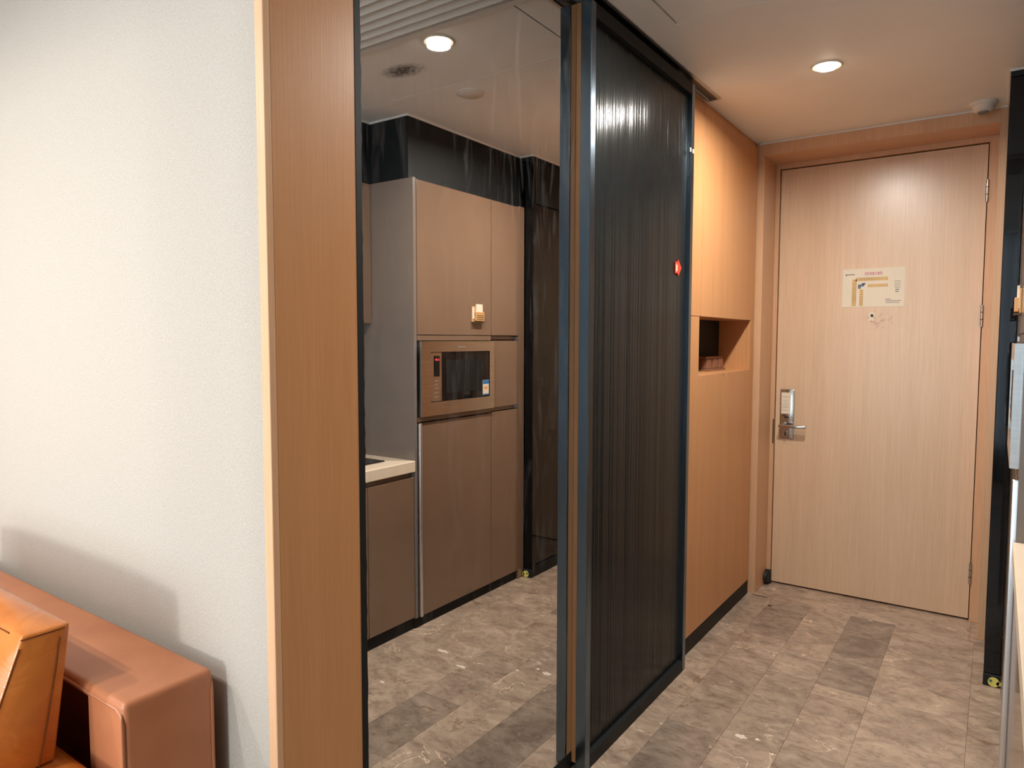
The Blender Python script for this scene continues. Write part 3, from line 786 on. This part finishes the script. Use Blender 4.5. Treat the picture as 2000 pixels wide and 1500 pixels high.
sm = empty('smoke_detector', (-0.095, 3.90, CE), 'white domed smoke detector on the ceiling above the entrance door', 'detector')
lathe('base', (-0.095, 3.90, CE), [(0.001, 0.0), (0.056, 0.0), (0.056, -0.010), (0.052, -0.014), (0.001, -0.014)], 'white', sm)
lathe('dome', (-0.095, 3.90, CE), [(0.001, -0.0142), (0.048, -0.0142), (0.040, -0.034), (0.030, -0.040), (0.001, -0.041)], 'white', sm)
lathe('vent_ring', (-0.095, 3.90, CE), [(0.001, -0.0412), (0.022, -0.0412), (0.020, -0.046), (0.001, -0.046)], 'ink', sm)
cv = empty('round_ceiling_cover', (-0.327, 2.475, CE), 'flat round white cover on the ceiling seen in the mirror', 'cover')
lathe('plate', (-0.327, 2.475, CE), [(0.001, 0.0), (0.058, 0.0), (0.058, -0.004), (0.050, -0.009), (0.001, -0.009)], 'white', cv)
lathe('rim', (-0.327, 2.475, CE), [(0.058, 0.0), (0.064, 0.0), (0.063, -0.003), (0.0585, -0.004)], 'white', cv)
gr_ = empty('air_grille', (-0.45, 1.62, CE), 'white slatted air grille in the hall ceiling seen in the mirror', 'grille')
gx0, gx1, gy0, gy1 = -1.05, 0.28, 1.36, 1.86
box('duct_shade_plate', gx0 + 0.02, gx1 - 0.02, gy0 + 0.02, gy1 - 0.02, CE - 0.001, CE, 'ink', gr_)  # dark grey plate paints the duct's shade between the slats
box('frame', gx0, gx1, gy1 - 0.02, gy1, CE - 0.012, CE, 'white', gr_, 0.002)
box('frame', gx0, gx1, gy0, gy0 + 0.02, CE - 0.012, CE, 'white', gr_, 0.002)
box('frame', gx0, gx0 + 0.02, gy0 + 0.02, gy1 - 0.02, CE - 0.012, CE, 'white', gr_, 0.002)
box('frame', gx1 - 0.02, gx1, gy0 + 0.02, gy1 - 0.02, CE - 0.012, CE, 'white', gr_, 0.002)
for k in range(10):
    yc = gy1 - 0.045 - 0.0445 * k
    bm = bmesh.new()
    pts = [(yc - 0.016, CE - 0.001), (yc - 0.014, CE - 0.006), (yc + 0.012, CE - 0.026), (yc + 0.016, CE - 0.022), (yc - 0.006, CE - 0.001)]
    a = [bm.verts.new((gx0 + 0.021, y_, z_)) for y_, z_ in pts]; b = [bm.verts.new((gx1 - 0.021, y_, z_)) for y_, z_ in pts]
    bm.faces.new(a); bm.faces.new(b)
    for i in range(5): bm.faces.new((a[i], a[(i + 1) % 5], b[(i + 1) % 5], b[i]))
    mesh_obj('slat', bm, 'white', gr_)
tag(box('trim_7', -1.05, 0.34, 1.868, 1.896, CE - 0.014, CE, 'caulk'), 'white ceiling strip beside the air grille', None, kind='structure')

# ------------------------------------------------------------------ sofa
so_ = empty('sofa', (-2.3, 0.35, 0), 'brown leather sofa with boxy back standing against the white wall', 'sofa')
SX1 = -1.318
bm = bmesh.new()
pr = [(-3.55, 0.735), (SX1 - 0.148, 0.735), (SX1 - 0.148, 0.08), (SX1, 0.08), (SX1, 0.765), (-3.55, 0.765)]
fa = [bm.verts.new((x_, 0.622, z_)) for x_, z_ in pr]; fb = [bm.verts.new((x_, 0.806, z_)) for x_, z_ in pr]
bm.faces.new(fa); bm.faces.new(fb)
for i in range(6): bm.faces.new((fa[i], fa[(i + 1) % 6], fb[(i + 1) % 6], fb[i]))
bmesh.ops.recalc_face_normals(bm, faces=bm.faces)
bmesh.ops.bevel(bm, geom=list(bm.edges), offset=0.0125, segments=4, profile=0.5, affect='EDGES')
mesh_obj('back', bm, 'sofa', so_, smooth=50)
box('back_body', -3.53, SX1 - 0.150, 0.715, 0.800, 0.08, 0.730, 'sofa', so_, 0.01, 2)
box('base', -3.50, SX1 - 0.02, -0.20, 0.620, 0.10, 0.34, 'sofa', so_, 0.02, 3)
box('seat_cushion', -2.42, SX1 + 0.015, -0.22, 0.612, 0.345, 0.632, 'cognac', so_, 0.045, 5)
box('seat_cushion', -3.50, -2.425, -0.22, 0.612, 0.345, 0.632, 'cognac', so_, 0.045, 5)
for a in (-3.4, -1.45):
    for b in (-0.12, 0.72): cyl('leg', (a, b, 0.04), (0, 0, 1), 0.02, 0.08, 'rubber', so_, 12)
# piping along the end block
rx = SX1 - 0.004
tube('piping', [(-3.5, 0.6225, 0.750), (rx - 0.02, 0.6225, 0.750), (rx - 0.004, 0.6225, 0.742), (rx, 0.6225, 0.725), (rx, 0.6225, 0.30)], 0.0035, 'pipe', so_)
tube('piping', [(-3.5, 0.802, 0.757), (rx - 0.02, 0.802, 0.757), (rx - 0.002, 0.802, 0.748), (rx + 0.002, 0.802, 0.725), (rx + 0.002, 0.802, 0.30)], 0.0035, 'pipe', so_)

# loose back cushion
cb = empty('back_cushion', (-1.96, 0.55, 0.63), 'shiny cognac leather back cushion leaning on the brown sofa', 'cushion')
CX0, CX1 = -2.45, -1.470
def cush_pt(u, v, wv):
    """u along x, v height 0..1, wv depth 0..1 (front to back)"""
    zt = 0.634 + 0.262 * v
    yf_ = 0.420 + 0.098 * v; yb_ = 0.565 + 0.036 * v
    x_ = CX0 + (CX1 - CX0) * u; y_ = yf_ + (yb_ - yf_) * wv
    puff = (1 - (2 * u - 1) ** 4) * (1 - (2 * v - 1) ** 4)
    y_ += (-0.028 * puff if wv < 0.5 else 0.006 * puff) * abs(2 * wv - 1)
    zt += 0.020 * (1 - (2 * u - 1) ** 4) * (1 - (2 * wv - 1) ** 2) * max(0, 2 * v - 1)
    x_ += 0.010 * (1 - (2 * v - 1) ** 2) * (1 - (2 * wv - 1) ** 2) * (1 if u > 0.5 else -1) * abs(2 * u - 1) ** 6
    return (x_, y_, zt)
bm = bmesh.new()
NU, NV, NW = 24, 14, 6
grid = {}
for i in range(NU + 1):
    for j in range(NV + 1):
        for k in range(NW + 1):
            if i in (0, NU) or j in (0, NV) or k in (0, NW):
                grid[i, j, k] = bm.verts.new(cush_pt(i / NU, j / NV, k / NW))
def quad(a, b, c_, d): bm.faces.new((grid[a], grid[b], grid[c_], grid[d]))
for i in range(NU):
    for j in range(NV):
        for k in (0, NW): quad((i, j, k), (i + 1, j, k), (i + 1, j + 1, k), (i, j + 1, k))
    for k in range(NW):
        for j in (0, NV): quad((i, j, k), (i + 1, j, k), (i + 1, j, k + 1), (i, j, k + 1))
for j in range(NV):
    for k in range(NW):
        for i in (0, NU): quad((i, j, k), (i, j + 1, k), (i, j + 1, k + 1), (i, j, k + 1))
bmesh.ops.recalc_face_normals(bm, faces=bm.faces)
sharp = [e for e in bm.edges if len(e.link_faces) == 2 and e.link_faces[0].normal.angle(e.link_faces[1].normal) > 0.9]
bmesh.ops.bevel(bm, geom=sharp, offset=0.006, segments=3, profile=0.5, affect='EDGES')
mesh_obj('body', bm, 'cognac', cb, smooth=70)
def seam(pts, r=0.0012): tube('seam', pts, r, 'seam', cb)
ee = 0.0015
seam([tuple(Vector(cush_pt(1, v / 12, 0.02)) + Vector((ee - 0.001, 0.001, 0))) for v in range(0, 12)] )
seam([tuple(Vector(cush_pt(1, v / 12, 0.80)) + Vector((ee, 0, 0))) for v in range(0, 12)], 0.0011)
seam([tuple(Vector(cush_pt(1, 0.975, w_ / 8)) + Vector((0.0005, 0, 0))) for w_ in range(0, 8)], 0.0013)
seam([tuple(Vector(cush_pt(u / 20, 0.985, 0.0)) + Vector((0, -0.0005, 0.0))) for u in range(1, 20)], 0.0013)
